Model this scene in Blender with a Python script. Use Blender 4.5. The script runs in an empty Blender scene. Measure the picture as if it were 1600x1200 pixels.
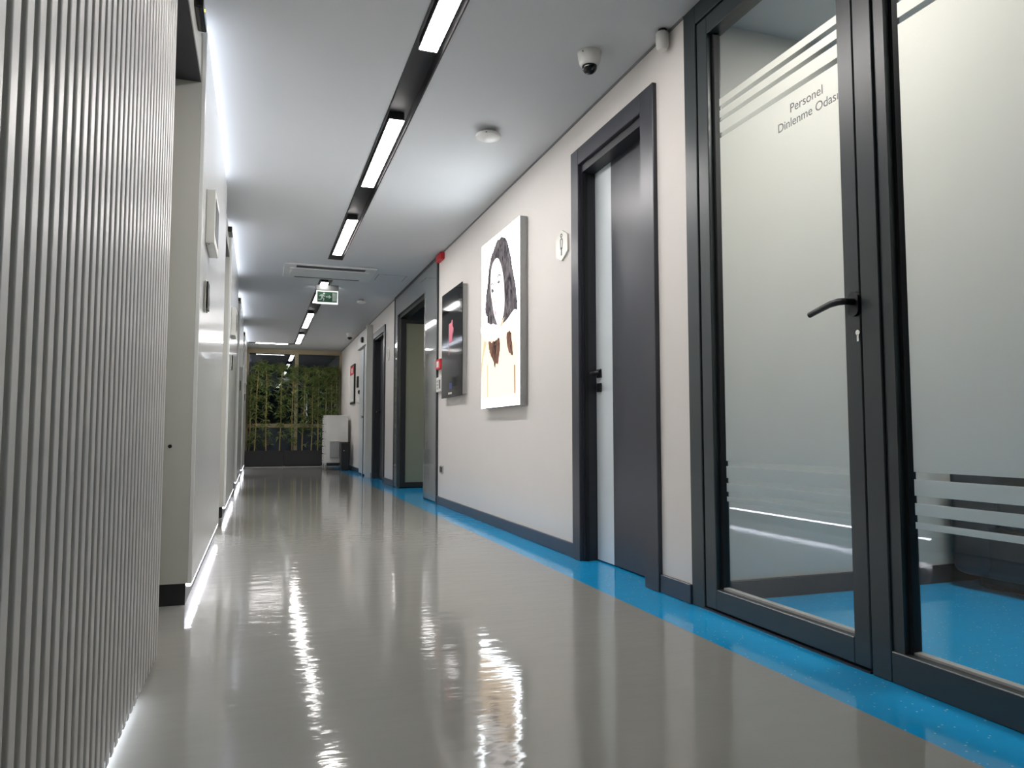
import bpy, bmesh, math, random
from mathutils import Vector, Matrix

random.seed(7)
SC = bpy.context.scene
COL = SC.collection

# ------------------------------------------------------------------ camera, world, exposure
cam_data = bpy.data.cameras.new('camera')
cam_data.sensor_fit = 'HORIZONTAL'
cam_data.sensor_width = 36.0
cam_data.lens = 36.0 * 1150 / 1600
cam_data.clip_start = 0.02
cam_data.clip_end = 100
cam = bpy.data.objects.new('camera', cam_data)
COL.objects.link(cam)
cam.location = (0, 0, 0.72)
cam.rotation_euler = (math.radians(90 + 3.8306), 0, math.radians(-19.0061))
SC.camera = cam

world = bpy.data.worlds.new('night')
SC.world = world
world.use_nodes = True
world.node_tree.nodes['Background'].inputs[0].default_value = (0.35, 0.45, 0.6, 1)
world.node_tree.nodes['Background'].inputs[1].default_value = 0.03

SC.view_settings.view_transform = 'Standard'
SC.view_settings.look = 'None'
SC.view_settings.gamma = 1
SC.view_settings.use_curve_mapping = False
SC.view_settings.exposure = 1.35
try:
    SC.cycles.max_bounces = 9
    SC.cycles.diffuse_bounces = 5
    SC.cycles.glossy_bounces = 5
    SC.cycles.transmission_bounces = 8
    SC.cycles.transparent_max_bounces = 12
    SC.cycles.caustics_reflective = False
    SC.cycles.caustics_refractive = False
    SC.cycles.sample_clamp_indirect = 6
    SC.cycles.blur_glossy = 0.5
except Exception:
    pass

LAMP = 26.0        # ceiling strip panels
COVE = 11.0        # cool LED strips above the wall panels
BASE = 7.5        # cool LED strips below the wall panels
ROOM = 14.0        # lamp in the staff room

H = 2.575          # ceiling height
W = 1.755          # right wall plane
PX = -0.25         # face of the left wall panels
LX = -0.45         # left wall behind the panels
YB = -8.0          # wall behind the camera
YE = 17.0          # glass end wall

# ------------------------------------------------------------------ materials
MATS = {}


def srgb(r, g, b):
    f = lambda c: (c / 255 / 12.92) if c <= 10 else ((c / 255 + 0.055) / 1.055) ** 2.4
    return (f(r), f(g), f(b), 1.0)


def mat(name, rgb, rough=0.5, metal=0.0, spec=0.5, noise=0.04, nscale=6.0, bump=0.0, bscale=40.0, coat=0.0,
        emit=None, estr=0.0):
    m = bpy.data.materials.new(name)
    m.use_nodes = True
    nt = m.node_tree
    b = nt.nodes['Principled BSDF']
    b.inputs['Roughness'].default_value = rough
    b.inputs['Metallic'].default_value = metal
    b.inputs['Specular IOR Level'].default_value = spec
    b.inputs['Coat Weight'].default_value = coat
    b.inputs['Coat Roughness'].default_value = 0.05
    c = srgb(*rgb)
    tc = nt.nodes.new('ShaderNodeTexCoord')
    n = nt.nodes.new('ShaderNodeTexNoise')
    n.inputs['Scale'].default_value = nscale
    n.inputs['Detail'].default_value = 4
    nt.links.new(tc.outputs['Object'], n.inputs['Vector'])
    mix = nt.nodes.new('ShaderNodeMix')
    mix.data_type = 'RGBA'
    mix.inputs['A'].default_value = tuple(x * (1 - noise) for x in c[:3]) + (1,)
    mix.inputs['B'].default_value = tuple(min(1, x * (1 + noise)) for x in c[:3]) + (1,)
    nt.links.new(n.outputs['Fac'], mix.inputs['Factor'])
    nt.links.new(mix.outputs['Result'], b.inputs['Base Color'])
    if bump:
        n2 = nt.nodes.new('ShaderNodeTexNoise')
        n2.inputs['Scale'].default_value = bscale
        nt.links.new(tc.outputs['Object'], n2.inputs['Vector'])
        bp = nt.nodes.new('ShaderNodeBump')
        bp.inputs['Strength'].default_value = bump
        bp.inputs['Distance'].default_value = 0.01
        nt.links.new(n2.outputs['Fac'], bp.inputs['Height'])
        nt.links.new(bp.outputs['Normal'], b.inputs['Normal'])
    if emit:
        b.inputs['Emission Color'].default_value = srgb(*emit)
        b.inputs['Emission Strength'].default_value = estr
    MATS[name] = m
    return m


def emitter(name, lin, strength):
    m = bpy.data.materials.new(name)
    m.use_nodes = True
    nt = m.node_tree
    nt.nodes.clear()
    o = nt.nodes.new('ShaderNodeOutputMaterial')
    e = nt.nodes.new('ShaderNodeEmission')
    e.inputs[0].default_value = (*lin, 1)
    e.inputs[1].default_value = strength
    nt.links.new(e.outputs[0], o.inputs[0])
    MATS[name] = m
    return m


def clear_glass(name, tint, ior=1.5, dim=1.0, extra=0.0):
    m = bpy.data.materials.new(name)
    m.use_nodes = True
    nt = m.node_tree
    nt.nodes.clear()
    o = nt.nodes.new('ShaderNodeOutputMaterial')
    t = nt.nodes.new('ShaderNodeBsdfTransparent')
    t.inputs[0].default_value = tuple(x * dim for x in tint) + (1,)
    g = nt.nodes.new('ShaderNodeBsdfGlossy')
    g.inputs['Roughness'].default_value = 0.0
    f = nt.nodes.new('ShaderNodeFresnel')
    # the Fresnel node inverts the index on back faces: undo it so both faces of a pane reflect alike
    ge = nt.nodes.new('ShaderNodeNewGeometry')
    ma = nt.nodes.new('ShaderNodeMath')
    ma.operation = 'MULTIPLY_ADD'
    ma.inputs[1].default_value = 1.0 / ior - ior
    ma.inputs[2].default_value = ior
    nt.links.new(ge.outputs['Backfacing'], ma.inputs[0])
    nt.links.new(ma.outputs[0], f.inputs[0])
    a = nt.nodes.new('ShaderNodeMath')
    a.operation = 'ADD'
    a.use_clamp = True
    a.inputs[1].default_value = extra
    nt.links.new(f.outputs[0], a.inputs[0])
    mx = nt.nodes.new('ShaderNodeMixShader')
    nt.links.new(a.outputs[0], mx.inputs[0])
    nt.links.new(t.outputs[0], mx.inputs[1])
    nt.links.new(g.outputs[0], mx.inputs[2])
    nt.links.new(mx.outputs[0], o.inputs[0])
    MATS[name] = m
    return m


def frosted(name, diff, trans, k):
    """satin film: k = share of light let through as translucency"""
    m = bpy.data.materials.new(name)
    m.use_nodes = True
    nt = m.node_tree
    nt.nodes.clear()
    o = nt.nodes.new('ShaderNodeOutputMaterial')
    d = nt.nodes.new('ShaderNodeBsdfDiffuse')
    t = nt.nodes.new('ShaderNodeBsdfTranslucent')
    n = nt.nodes.new('ShaderNodeTexNoise')
    n.inputs['Scale'].default_value = 3
    tc = nt.nodes.new('ShaderNodeTexCoord')
    nt.links.new(tc.outputs['Object'], n.inputs['Vector'])
    mc = nt.nodes.new('ShaderNodeMix')
    mc.data_type = 'RGBA'
    c = srgb(*diff)
    mc.inputs['A'].default_value = tuple(x * .98 for x in c[:3]) + (1,)
    mc.inputs['B'].default_value = c
    nt.links.new(n.outputs['Fac'], mc.inputs['Factor'])
    nt.links.new(mc.outputs['Result'], d.inputs[0])
    t.inputs[0].default_value = srgb(*trans)
    mx = nt.nodes.new('ShaderNodeMixShader')
    mx.inputs[0].default_value = k
    nt.links.new(d.outputs[0], mx.inputs[1])
    nt.links.new(t.outputs[0], mx.inputs[2])
    nt.links.new(mx.outputs[0], o.inputs[0])
    MATS[name] = m
    return m


def floor_mat(name, rgb, speck=False):
    m = mat(name, rgb, rough=0.075, spec=0.5, noise=0.05, nscale=3.0, coat=0.0)
    nt = m.node_tree
    b = nt.nodes['Principled BSDF']
    tc = nt.nodes['Texture Coordinate']
    # waviness of the rolled vinyl: long across the corridor, short along it
    mp = nt.nodes.new('ShaderNodeMapping')
    mp.inputs['Scale'].default_value = (2.0, 5.5, 1.0)
    nt.links.new(tc.outputs['Object'], mp.inputs['Vector'])
    n1 = nt.nodes.new('ShaderNodeTexNoise')
    n1.inputs['Scale'].default_value = 3.0
    n1.inputs['Detail'].default_value = 3.0
    nt.links.new(mp.outputs[0], n1.inputs['Vector'])
    n2 = nt.nodes.new('ShaderNodeTexNoise')
    n2.inputs['Scale'].default_value = 55.0
    nt.links.new(tc.outputs['Object'], n2.inputs['Vector'])
    ad = nt.nodes.new('ShaderNodeMath')
    ad.operation = 'MULTIPLY_ADD'
    ad.inputs[1].default_value = 0.06
    nt.links.new(n2.outputs['Fac'], ad.inputs[0])
    nt.links.new(n1.outputs['Fac'], ad.inputs[2])
    bp = nt.nodes.new('ShaderNodeBump')
    bp.inputs['Strength'].default_value = 0.22
    bp.inputs['Distance'].default_value = 0.006
    nt.links.new(ad.outputs[0], bp.inputs['Height'])
    nt.links.new(bp.outputs['Normal'], b.inputs['Normal'])
    if speck:
        v = nt.nodes.new('ShaderNodeTexVoronoi')
        v.inputs['Scale'].default_value = 55.0
        nt.links.new(tc.outputs['Object'], v.inputs['Vector'])
        lt = nt.nodes.new('ShaderNodeMath')
        lt.operation = 'LESS_THAN'
        lt.inputs[1].default_value = 0.14
        nt.links.new(v.outputs['Distance'], lt.inputs[0])
        # only some of the cells carry a chip
        sp = nt.nodes.new('ShaderNodeSeparateColor')
        nt.links.new(v.outputs['Color'], sp.inputs[0])
        g = nt.nodes.new('ShaderNodeMath')
        g.operation = 'GREATER_THAN'
        g.inputs[1].default_value = 0.45
        nt.links.new(sp.outputs[0], g.inputs[0])
        mu = nt.nodes.new('ShaderNodeMath')
        mu.operation = 'MULTIPLY'
        nt.links.new(lt.outputs[0], mu.inputs[0])
        nt.links.new(g.outputs[0], mu.inputs[1])
        mx = nt.nodes.new('ShaderNodeMix')
        mx.data_type = 'RGBA'
        old = b.inputs['Base Color'].links[0].from_socket
        nt.links.new(mu.outputs[0], mx.inputs['Factor'])
        nt.links.new(old, mx.inputs['A'])
        mx.inputs['B'].default_value = srgb(150, 205, 225)
        nt.links.new(mx.outputs['Result'], b.inputs['Base Color'])
    return m


mat('wall', (214, 209, 204), rough=0.6, noise=0.02, bump=0.05, bscale=120)
mat('ceiling', (206, 208, 210), rough=0.75, noise=0.015, bump=0.03, bscale=90)
floor_mat('floor_grey', (152, 151, 146))
floor_mat('floor_blue', (26, 160, 220), speck=True)
mat('laminate', (236, 237, 237), rough=0.18, noise=0.02, coat=0.3)
mat('laminate_edge', (200, 200, 194), rough=0.4, noise=0.02)
mat('flute', (198, 197, 194), rough=0.36, metal=0.15, noise=0.02)
mat('beige_metal', (180, 178, 166), rough=0.4)
mat('black', (14, 15, 17), rough=0.4)
mat('black_gloss', (14, 15, 17), rough=0.12)
mat('charcoal', (50, 52, 60), rough=0.32, noise=0.05, nscale=20)
mat('charcoal_dark', (38, 40, 46), rough=0.4, noise=0.05, nscale=20)
mat('skirting', (52, 60, 72), rough=0.35)
mat('door_white', (205, 212, 215), rough=0.35)
mat('alu_green', (47, 55, 57), rough=0.33, noise=0.06, nscale=25)
mat('gasket', (12, 14, 15), rough=0.6)
mat('white_plastic', (225, 224, 220), rough=0.35)
mat('grey_plastic', (165, 165, 162), rough=0.4)
mat('chrome', (205, 203, 196), rough=0.18, metal=1.0)
mat('steel', (150, 152, 152), rough=0.25, metal=0.9)
mat('grey_glass', (128, 131, 131), rough=0.04, coat=0.5)
mat('panel_black', (16, 16, 18), rough=0.06, spec=0.22)
mat('red', (190, 22, 36), rough=0.4)
mat('pink', (214, 110, 130), rough=0.4)
mat('blue_print', (60, 70, 120), rough=0.4)
mat('print_grey', (120, 122, 124), rough=0.5)
mat('acrylic', (212, 211, 203), rough=0.3, spec=0.3)
mat('print_dark', (40, 38, 36), rough=0.4)
mat('cream', (172, 158, 128), rough=0.5)
mat('planter', (38, 38, 40), rough=0.6)
mat('soil', (45, 36, 28), rough=0.9, noise=0.3, nscale=60, bump=0.5)
mat('bamboo', (176, 150, 98), rough=0.45, noise=0.25, nscale=14)
mat('leaf', (102, 122, 68), rough=0.5, noise=0.6, nscale=9)
mat('sofa', (34, 40, 46), rough=0.55, noise=0.08, nscale=60, bump=0.15, bscale=300)
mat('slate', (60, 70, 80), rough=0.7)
mat('room_wall', (205, 203, 195), rough=0.6, noise=0.02)
mat('green_sign', (10, 66, 42), rough=0.5)
mat('white_sign', (225, 228, 225), rough=0.4, emit=(235, 240, 235), estr=0.35)
mat('pale_print', (150, 165, 155), rough=0.5)
mat('track', (16, 17, 19), rough=0.55)
mat('hatch_line', (150, 150, 150), rough=0.8)
mat('vent_grey', (112, 113, 112), rough=0.5)
mat('vent_white', (214, 215, 214), rough=0.5)
mat('tyre', (150, 150, 148), rough=0.6)
mat('led_yellow', (220, 200, 60), rough=0.4, emit=(230, 210, 60), estr=1.5)
emitter('lamp', (1.0, 0.955, 0.93), LAMP)
emitter('lamp_end', (1.0, 0.97, 0.95), LAMP * 0.58)
emitter('lamp_dim', (1.0, 0.97, 0.95), LAMP * 0.36)
emitter('cove', (0.82, 0.87, 1.0), COVE)
emitter('base_led', (0.86, 0.88, 1.0), BASE)
emitter('flute_led', (0.80, 0.86, 1.0), 14.0)
emitter('room_lamp', (1.0, 0.975, 0.93), ROOM)
emitter('side_fill_lamp', (1.0, 0.95, 0.82), 9.0)
emitter('lightbox', (0.90, 0.965, 1.0), 4.7)
def print_mat(name, a, b, strength, sc):
    m = emitter(name, a, strength)
    nt = m.node_tree
    e = [n for n in nt.nodes if n.type == 'EMISSION'][0]
    tc = nt.nodes.new('ShaderNodeTexCoord')
    mp = nt.nodes.new('ShaderNodeMapping')
    mp.inputs['Scale'].default_value = sc
    n = nt.nodes.new('ShaderNodeTexNoise')
    n.inputs['Scale'].default_value = 1.0
    n.inputs['Detail'].default_value = 5
    n.inputs['Distortion'].default_value = 1.5
    cr = nt.nodes.new('ShaderNodeValToRGB')
    cr.color_ramp.elements[0].position = 0.35
    cr.color_ramp.elements[1].position = 0.68
    cr.color_ramp.elements[0].color = (*a, 1)
    cr.color_ramp.elements[1].color = (*b, 1)
    nt.links.new(tc.outputs['Object'], mp.inputs[0])
    nt.links.new(mp.outputs[0], n.inputs['Vector'])
    nt.links.new(n.outputs['Fac'], cr.inputs[0])
    nt.links.new(cr.outputs[0], e.inputs[0])


print_mat('lb_hair', (0.05, 0.045, 0.052), (0.30, 0.27, 0.28), 0.42, (1, 26, 9))
print_mat('lb_hair_warm', (0.06, 0.04, 0.04), (0.40, 0.21, 0.15), 0.42, (1, 26, 9))
emitter('lb_face', (1.0, 0.93, 0.91), .9)
emitter('lb_skin', (1.0, 0.76, 0.52), 0.70)
emitter('lb_arm', (1.0, 0.95, 0.92), 0.95)
emitter('lb_brown', (0.62, 0.36, 0.22), .45)
emitter('lb_tone', (0.95, 0.70, 0.46), .45)
emitter('lb_lip', (0.9, 0.60, 0.62), .45)
clear_glass('glass', (0.965, 0.98, 0.975))
clear_glass('night_glass', (0.55, 0.62, 0.66), extra=0.06)
clear_glass('door_glass', (0.93, 0.94, 0.92))
frosted('film', (165, 172, 174), (250, 248, 244), 0.86)
frosted('film_olive', (184, 182, 166), (205, 205, 190), 0.3)


# ------------------------------------------------------------------ mesh helpers
class MB:
    def __init__(self):
        self.bm = bmesh.new()

    def box(self, x0, x1, y0, y1, z0, z1, bev=0.0, seg=2):
        bm = self.bm if not bev else bmesh.new()
        vs = [bm.verts.new((x, y, z)) for x in (x0, x1) for y in (y0, y1) for z in (z0, z1)]
        for f in ((0, 1, 3, 2), (4, 6, 7, 5), (0, 4, 5, 1), (2, 3, 7, 6), (0, 2, 6, 4), (1, 5, 7, 3)):
            bm.faces.new([vs[i] for i in f])
        if bev:
            bmesh.ops.recalc_face_normals(bm, faces=bm.faces)
            bmesh.ops.bevel(bm, geom=bm.edges[:], offset=bev, segments=seg, affect='EDGES', profile=0.5)
            self._merge(bm)
        return self

    def _merge(self, other):
        me = bpy.data.meshes.new('tmp')
        other.to_mesh(me)
        other.free()
        self.bm.from_mesh(me)
        bpy.data.meshes.remove(me)

    def quad(self, *p):
        self.bm.faces.new([self.bm.verts.new(q) for q in p])
        return self

    def prism(self, pts, a0, a1, axis='x'):
        """polygon in the two other axes, extruded along axis"""
        def P(a, p):
            return (a, p[0], p[1]) if axis == 'x' else (p[0], a, p[1]) if axis == 'y' else (p[0], p[1], a)
        A = [self.bm.verts.new(P(a0, p)) for p in pts]
        B = [self.bm.verts.new(P(a1, p)) for p in pts]
        n = len(pts)
        f1 = self.bm.faces.new(A)
        f2 = self.bm.faces.new(B[::-1])
        for i in range(n):
            self.bm.faces.new((A[i], B[i], B[(i + 1) % n], A[(i + 1) % n]))
        bmesh.ops.triangulate(self.bm, faces=[f1, f2])
        return self

    def tube(self, path, radii, seg=12, cap=True, flat=1.0):
        """swept circle along a path"""
        path = [Vector(p) for p in path]
        if not hasattr(radii, '__len__'):
            radii = [radii] * len(path)
        rings = []
        up = None
        for i, p in enumerate(path):
            d = (path[min(i + 1, len(path) - 1)] - path[max(i - 1, 0)]).normalized()
            if up is None:
                up = Vector((0, 0, 1)) if abs(d.z) < 0.9 else Vector((1, 0, 0))
            s = d.cross(up).normalized()
            u = s.cross(d).normalized()
            up = u
            rings.append([self.bm.verts.new(p + (s * math.cos(t) * flat + u * math.sin(t)) * radii[i])
                          for t in (2 * math.pi * k / seg for k in range(seg))])
        for a, b in zip(rings, rings[1:]):
            for k in range(seg):
                self.bm.faces.new((a[k], a[(k + 1) % seg], b[(k + 1) % seg], b[k]))
        if cap:
            self.bm.faces.new(rings[0][::-1])
            self.bm.faces.new(rings[-1])
        return self

    def lathe(self, c, prof, axis='z', seg=28):
        """profile (r, h) around an axis through c"""
        c = Vector(c)
        rings = []
        for r, h in prof:
            ring = []
            for k in range(seg):
                t = 2 * math.pi * k / seg
                a, b = r * math.cos(t), r * math.sin(t)
                v = (a, b, h) if axis == 'z' else (h, a, b) if axis == 'x' else (a, h, b)
                ring.append(self.bm.verts.new(c + Vector(v)))
            rings.append(ring)
        for a, b in zip(rings, rings[1:]):
            for k in range(seg):
                self.bm.faces.new((a[k], a[(k + 1) % seg], b[(k + 1) % seg], b[k]))
        self.bm.faces.new(rings[0][::-1])
        self.bm.faces.new(rings[-1])
        return self

    def build(self, name, m, parent=None, smooth=False, label=None):
        bm = self.bm
        bmesh.ops.recalc_face_normals(bm, faces=bm.faces[:])
        if parent is not None:
            off = Vector((0, 0, 0))
            q = parent
            while q is not None:
                off += Vector(q.location)
                q = q.parent
            bmesh.ops.translate(bm, verts=bm.verts[:], vec=-off)
        me = bpy.data.meshes.new(name)
        bm.to_mesh(me)
        bm.free()
        me.materials.append(MATS[m])
        if smooth:
            for p in me.polygons:
                p.use_smooth = True
            try:
                me.set_sharp_from_angle(angle=math.radians(40))
            except Exception:
                pass
        o = bpy.data.objects.new(name, me)
        COL.objects.link(o)
        if parent is not None:
            o.parent = parent
        if label:
            o['label'] = label
        return o


def tag(o, label, cat, group=None):
    o['label'] = label
    o['category'] = cat
    if group:
        o['group'] = group
    return o


def thing(name, loc, label, cat, group=None):
    o = bpy.data.objects.new(name, None)
    o.empty_display_size = 0.1
    o.location = loc
    COL.objects.link(o)
    return tag(o, label, cat, group)


def struct_root(name, loc, label=None):
    o = bpy.data.objects.new(name, None)
    o.empty_display_size = 0.1
    o.location = loc
    COL.objects.link(o)
    o['kind'] = 'structure'
    if label:
        o['label'] = label
    return o


def struct(o, label=None):
    o['kind'] = 'structure'
    if label:
        o['label'] = label
    return o


def copy_tree(o, delta, label=None, parent=None):
    c = o.copy()
    COL.objects.link(c)
    c.parent = parent
    if parent is None:
        c.location = Vector(o.location) + Vector(delta)
    if label:
        c['label'] = label
    for ch in list(o.children):
        copy_tree(ch, delta, None, c)
    return c


def text_mesh(body, size):
    cu = bpy.data.curves.new('lettering', 'FONT')
    cu.body = body
    cu.size = size
    cu.align_x = 'LEFT'
    cu.extrude = 0.0003
    o = bpy.data.objects.new('lettering_tmp', cu)
    COL.objects.link(o)
    dg = bpy.context.evaluated_depsgraph_get()
    me = bpy.data.meshes.new_from_object(o.evaluated_get(dg))
    bpy.data.objects.remove(o)
    return me


# ================================================================== SETTING
# ---- floors
struct(MB().box(LX, 1.50, YB, YE, -0.05, 0).build('floor', 'floor_grey'), 'glossy grey vinyl corridor floor')
struct(MB().box(1.50, 5.0, YB, YE, -0.05, 0).build('floor_border', 'floor_blue'),
       'bright blue speckled vinyl border along the right wall')

# ---- ceiling with a slot for the light channel
SX0, SX1 = 0.668, 0.815
T1 = (1.2, 7.96)
T2 = (8.99, 15.93)
cb = MB()
cb.box(LX, SX0, YB, YE, H, H + 0.1)
cb.box(SX1, 5.0, YB, YE, H, H + 0.1)
cb.box(SX0, SX1, YB, T1[0], H, H + 0.1)
cb.box(SX0, SX1, T1[1], T2[0], H, H + 0.1)
cb.box(SX0, SX1, T2[1], YE, H, H + 0.1)
struct(cb.build('ceiling', 'ceiling'), 'plain light grey suspended ceiling')

# ---- left wall behind the panels, wall behind the camera
struct(MB().box(LX - 0.1, LX, YB, YE, 0, H).build('wall_left', 'wall'), 'recessed left wall behind the white panels')
struct(MB().box(LX, 5.0, YB - 0.1, YB, 0, H).build('wall_back', 'wall'), 'plain wall closing the corridor behind')
struct(MB().box(LX, PX - 0.01, 15.86, YE, 0, H).build('wall_left_end', 'laminate'))

# ---- right wall in stretches between the openings
rw = MB()
T = 0.12
for y0, y1, z0, z1 in ((2.745, 3.065, 0, H), (3.065, 3.895, 2.30, H), (3.895, 7.43, 0, H), (10.0, 10.88, 0, H),
                       (10.88, 11.93, 2.26, H), (11.93, YE, 0, H), (YB, -0.7, 0, H)):
    rw.box(W, W + T, y0, y1, z0, z1)
struct(rw.build('wall_right', 'wall'), 'light warm grey painted right wall')
# skirting
sk = MB()
for y0, y1 in ((2.745, 2.99), (3.957, 7.43), (10.0, 10.80), (12.0, 12.12), (13.35, YE)):
    sk.box(W - 0.014, W, y0, y1, 0, 0.082, bev=0.003, seg=1)
struct(sk.build('baseboard_right', 'skirting'), 'dark slate skirting along the right wall')
# thin dark shadow joint between wall and ceiling
sj = MB()
for y0, y1 in ((2.745, 7.40), (10.0, YE)):
    sj.box(W - 0.006, W, y0, y1, H - 0.012, H)
struct(sj.build('trim_1', 'print_grey'), 'thin grey shadow joint under the ceiling')

# ---- staff room behind the glass
sr = MB()
sr.box(W + T, 4.8, 2.745, 2.865, 0, H)
sr.box(4.7, 4.8, -0.8, 2.745, 0, H)
sr.box(W, 4.8, -0.82, -0.7, 0, H)
struct(sr.build('wall_staff_room', 'room_wall'), 'grey walls of the room behind the glass')
struct(MB().box(W + T, 4.7, 2.731, 2.745, 0, 0.085, bev=0.003, seg=1).build('baseboard_staff_room', 'charcoal_dark'),
       'dark skirting inside the glazed room')
# ---- dark rooms behind the recessed doors
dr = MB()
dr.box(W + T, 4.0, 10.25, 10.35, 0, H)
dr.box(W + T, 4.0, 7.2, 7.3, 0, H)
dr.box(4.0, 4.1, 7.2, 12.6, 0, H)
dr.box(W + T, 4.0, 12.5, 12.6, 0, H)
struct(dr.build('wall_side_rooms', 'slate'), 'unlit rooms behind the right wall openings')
# ---- night space past the end glazing
nt_ = MB()
nt_.box(-2.5, 4.0, 20.5, 20.6, -0.05, 3.2)
nt_.box(-2.6, -2.5, YE + .1, 20.6, -0.05, 3.2)
nt_.box(4.0, 4.1, YE + .1, 20.6, -0.05, 3.2)
nt_.box(-2.6, 4.1, YE + .1, 20.6, -0.1, -0.05)
struct(nt_.build('wall_outside', 'slate'), 'dark space beyond the end glazing')

# ================================================================== LIGHT CHANNEL AND LAMPS
for (a, b), lab in ((T1, 'long black recessed light channel from the foreground to the ceiling vent'),
                    (T2, 'black recessed light channel running from exit sign to end glazing')):
    t = thing('light_channel', (0.74, a, H), lab, 'light track')
    MB().box(SX0, SX1, a, b, H + 0.055, H + 0.07).build('channel_bed', 'track', t)
    for x0, x1 in ((SX0 - 0.004, SX0 + 0.004), (SX1 - 0.004, SX1 + 0.004)):
        MB().box(x0, x1, a, b, H - 0.003, H + 0.07).build('channel_side', 'track', t)
    for y0, y1 in ((a, a + 0.006), (b - 0.006, b)):
        MB().box(SX0, SX1, y0, y1, H - 0.003, H + 0.07).build('end_cap', 'track', t)
lamps = [(2.15, 3.405, 'white strip lamp cut off by the top edge of the photo'),
         (4.25, 5.50, 'white strip lamp second from the top of the photo'),
         (6.43, 7.75, 'white strip lamp just before the ceiling air vent, with a small mark'),
         (9.25, 10.73, 'white strip lamp half hidden behind the exit sign'),
         (11.76, 13.39, 'white strip lamp first past the exit sign'),
         (14.35, 15.80, 'white strip lamp farthest along the corridor, by the bamboo')]
for a, b, lab in lamps:
    t = thing('strip_lamp', (0.74, a, H), lab, 'ceiling lamp', 'ceiling strip lamps')
    MB().box(0.698, 0.784, a, b, H + 0.004, H + 0.05).build('housing', 'track', t)
    MB().box(0.697, 0.785, a - 0.001, b + 0.001, H - 0.002, H + 0.004, bev=0.002, seg=1).build('diffuser', 'lamp' if a < 9 else 'lamp_dim' if a < 14 else 'lamp_end', t)
t = thing('strip_lamp', (0.24, 15.95, H), 'slim white lamp running across the ceiling before the end glazing',
          'ceiling lamp')
MB().box(-0.22, SX0 - .004, 15.83, 15.93, H - 0.006, H - 0.0005).build('channel', 'track', t)
MB().box(-0.08, 0.545, 15.845, 15.915, H - 0.012, H - 0.006).build('diffuser', 'lamp_end', t)

# ================================================================== LEFT SIDE: FLUTED CLADDING
FX = -0.285
pitch = 0.053
fl = thing('fluted_cladding', (FX, 2.6, 0), 'light grey vertically fluted wall cladding in the left foreground',
           'wall cladding')
MB().box(LX, FX - 0.0100, 0.2, 2.615, 0.03, H - 0.002).build('backing', 'flute', fl)
rib = MB()
hw, dep = 0.0165, 0.0105
pts2 = [(FX - dep, -hw), (FX - 0.004, -hw)]
for k in range(6):
    t_ = k / 5 * math.pi / 2
    pts2.append((FX - 0.004 + 0.004 * math.sin(t_), -hw + 0.005 - 0.005 * math.cos(t_)))
for k in range(6):
    t_ = (1 - k / 5) * math.pi / 2
    pts2.append((FX - 0.004 + 0.004 * math.sin(t_), hw - 0.005 + 0.005 * math.cos(t_)))
pts2 += [(FX - dep, hw)]
rib.prism(pts2, 0.02, H - 0.002, axis='z')
y = 2.62 - pitch / 2
first = rib.build('rib', 'flute', fl)
base_loc = Vector((0, 2.6, 0))
first.location = (0, y, 0)
k = 1
while y - k * pitch > 0.2:
    r = first.copy()
    COL.objects.link(r)
    r.parent = fl
    r.location = (0, y - k * pitch, 0)
    k += 1
MB().box(LX, FX - 0.006, 2.615, 2.625, 0.02, H - 0.002).build('edge_trim', 'beige_metal', fl)
MB().box(FX - 0.075, FX - 0.06, 0.2, 2.25, 0.006, 0.022).build('led_strip', 'flute_led', fl)

# ---- white wall panels with LED strips
P_SPANS = [(3.42, 5.65), (6.82, 9.05), (10.22, 12.42), (13.60, 15.84)]
P_LAB = ['white laminate wall panel nearest the fluted cladding',
         'white laminate wall panel second from the fluted cladding',
         'white laminate wall panel third from the fluted cladding',
         'white laminate wall panel nearest the bamboo']
for (a, b), lab in zip(P_SPANS, P_LAB):
    t = thing('wall_panel', (PX, a, 0), lab, 'wall panel', 'lit white wall panels')
    MB().box(LX, PX - 0.018, a, b, 0.09, 2.49).build('carcass', 'laminate_edge', t)
    MB().box(PX - 0.018, PX, a, b, 0.088, 2.50, bev=0.002, seg=1).build('face_board', 'laminate', t)
    MB().box(LX, PX - 0.025, a + 0.004, b - 0.004, 0, 0.09).build('plinth', 'black', t)
    MB().box(PX - 0.022, PX - 0.003, a + 0.005, b - 0.01, 0.076, 0.088, bev=0.003, seg=1).build('base_led_strip', 'base_led', t)
    MB().box(PX - 0.15, PX - 0.12, a + 0.02, b - 0.02, 2.49, 2.50).build('cove_led_strip', 'cove', t)
    k = MB().lathe((PX - 0.10, a, 0.665), [(0.008, -0.004), (0.008, 0.002)], axis='y', seg=14)
    k.build('lock_button', 'black', t)
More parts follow.
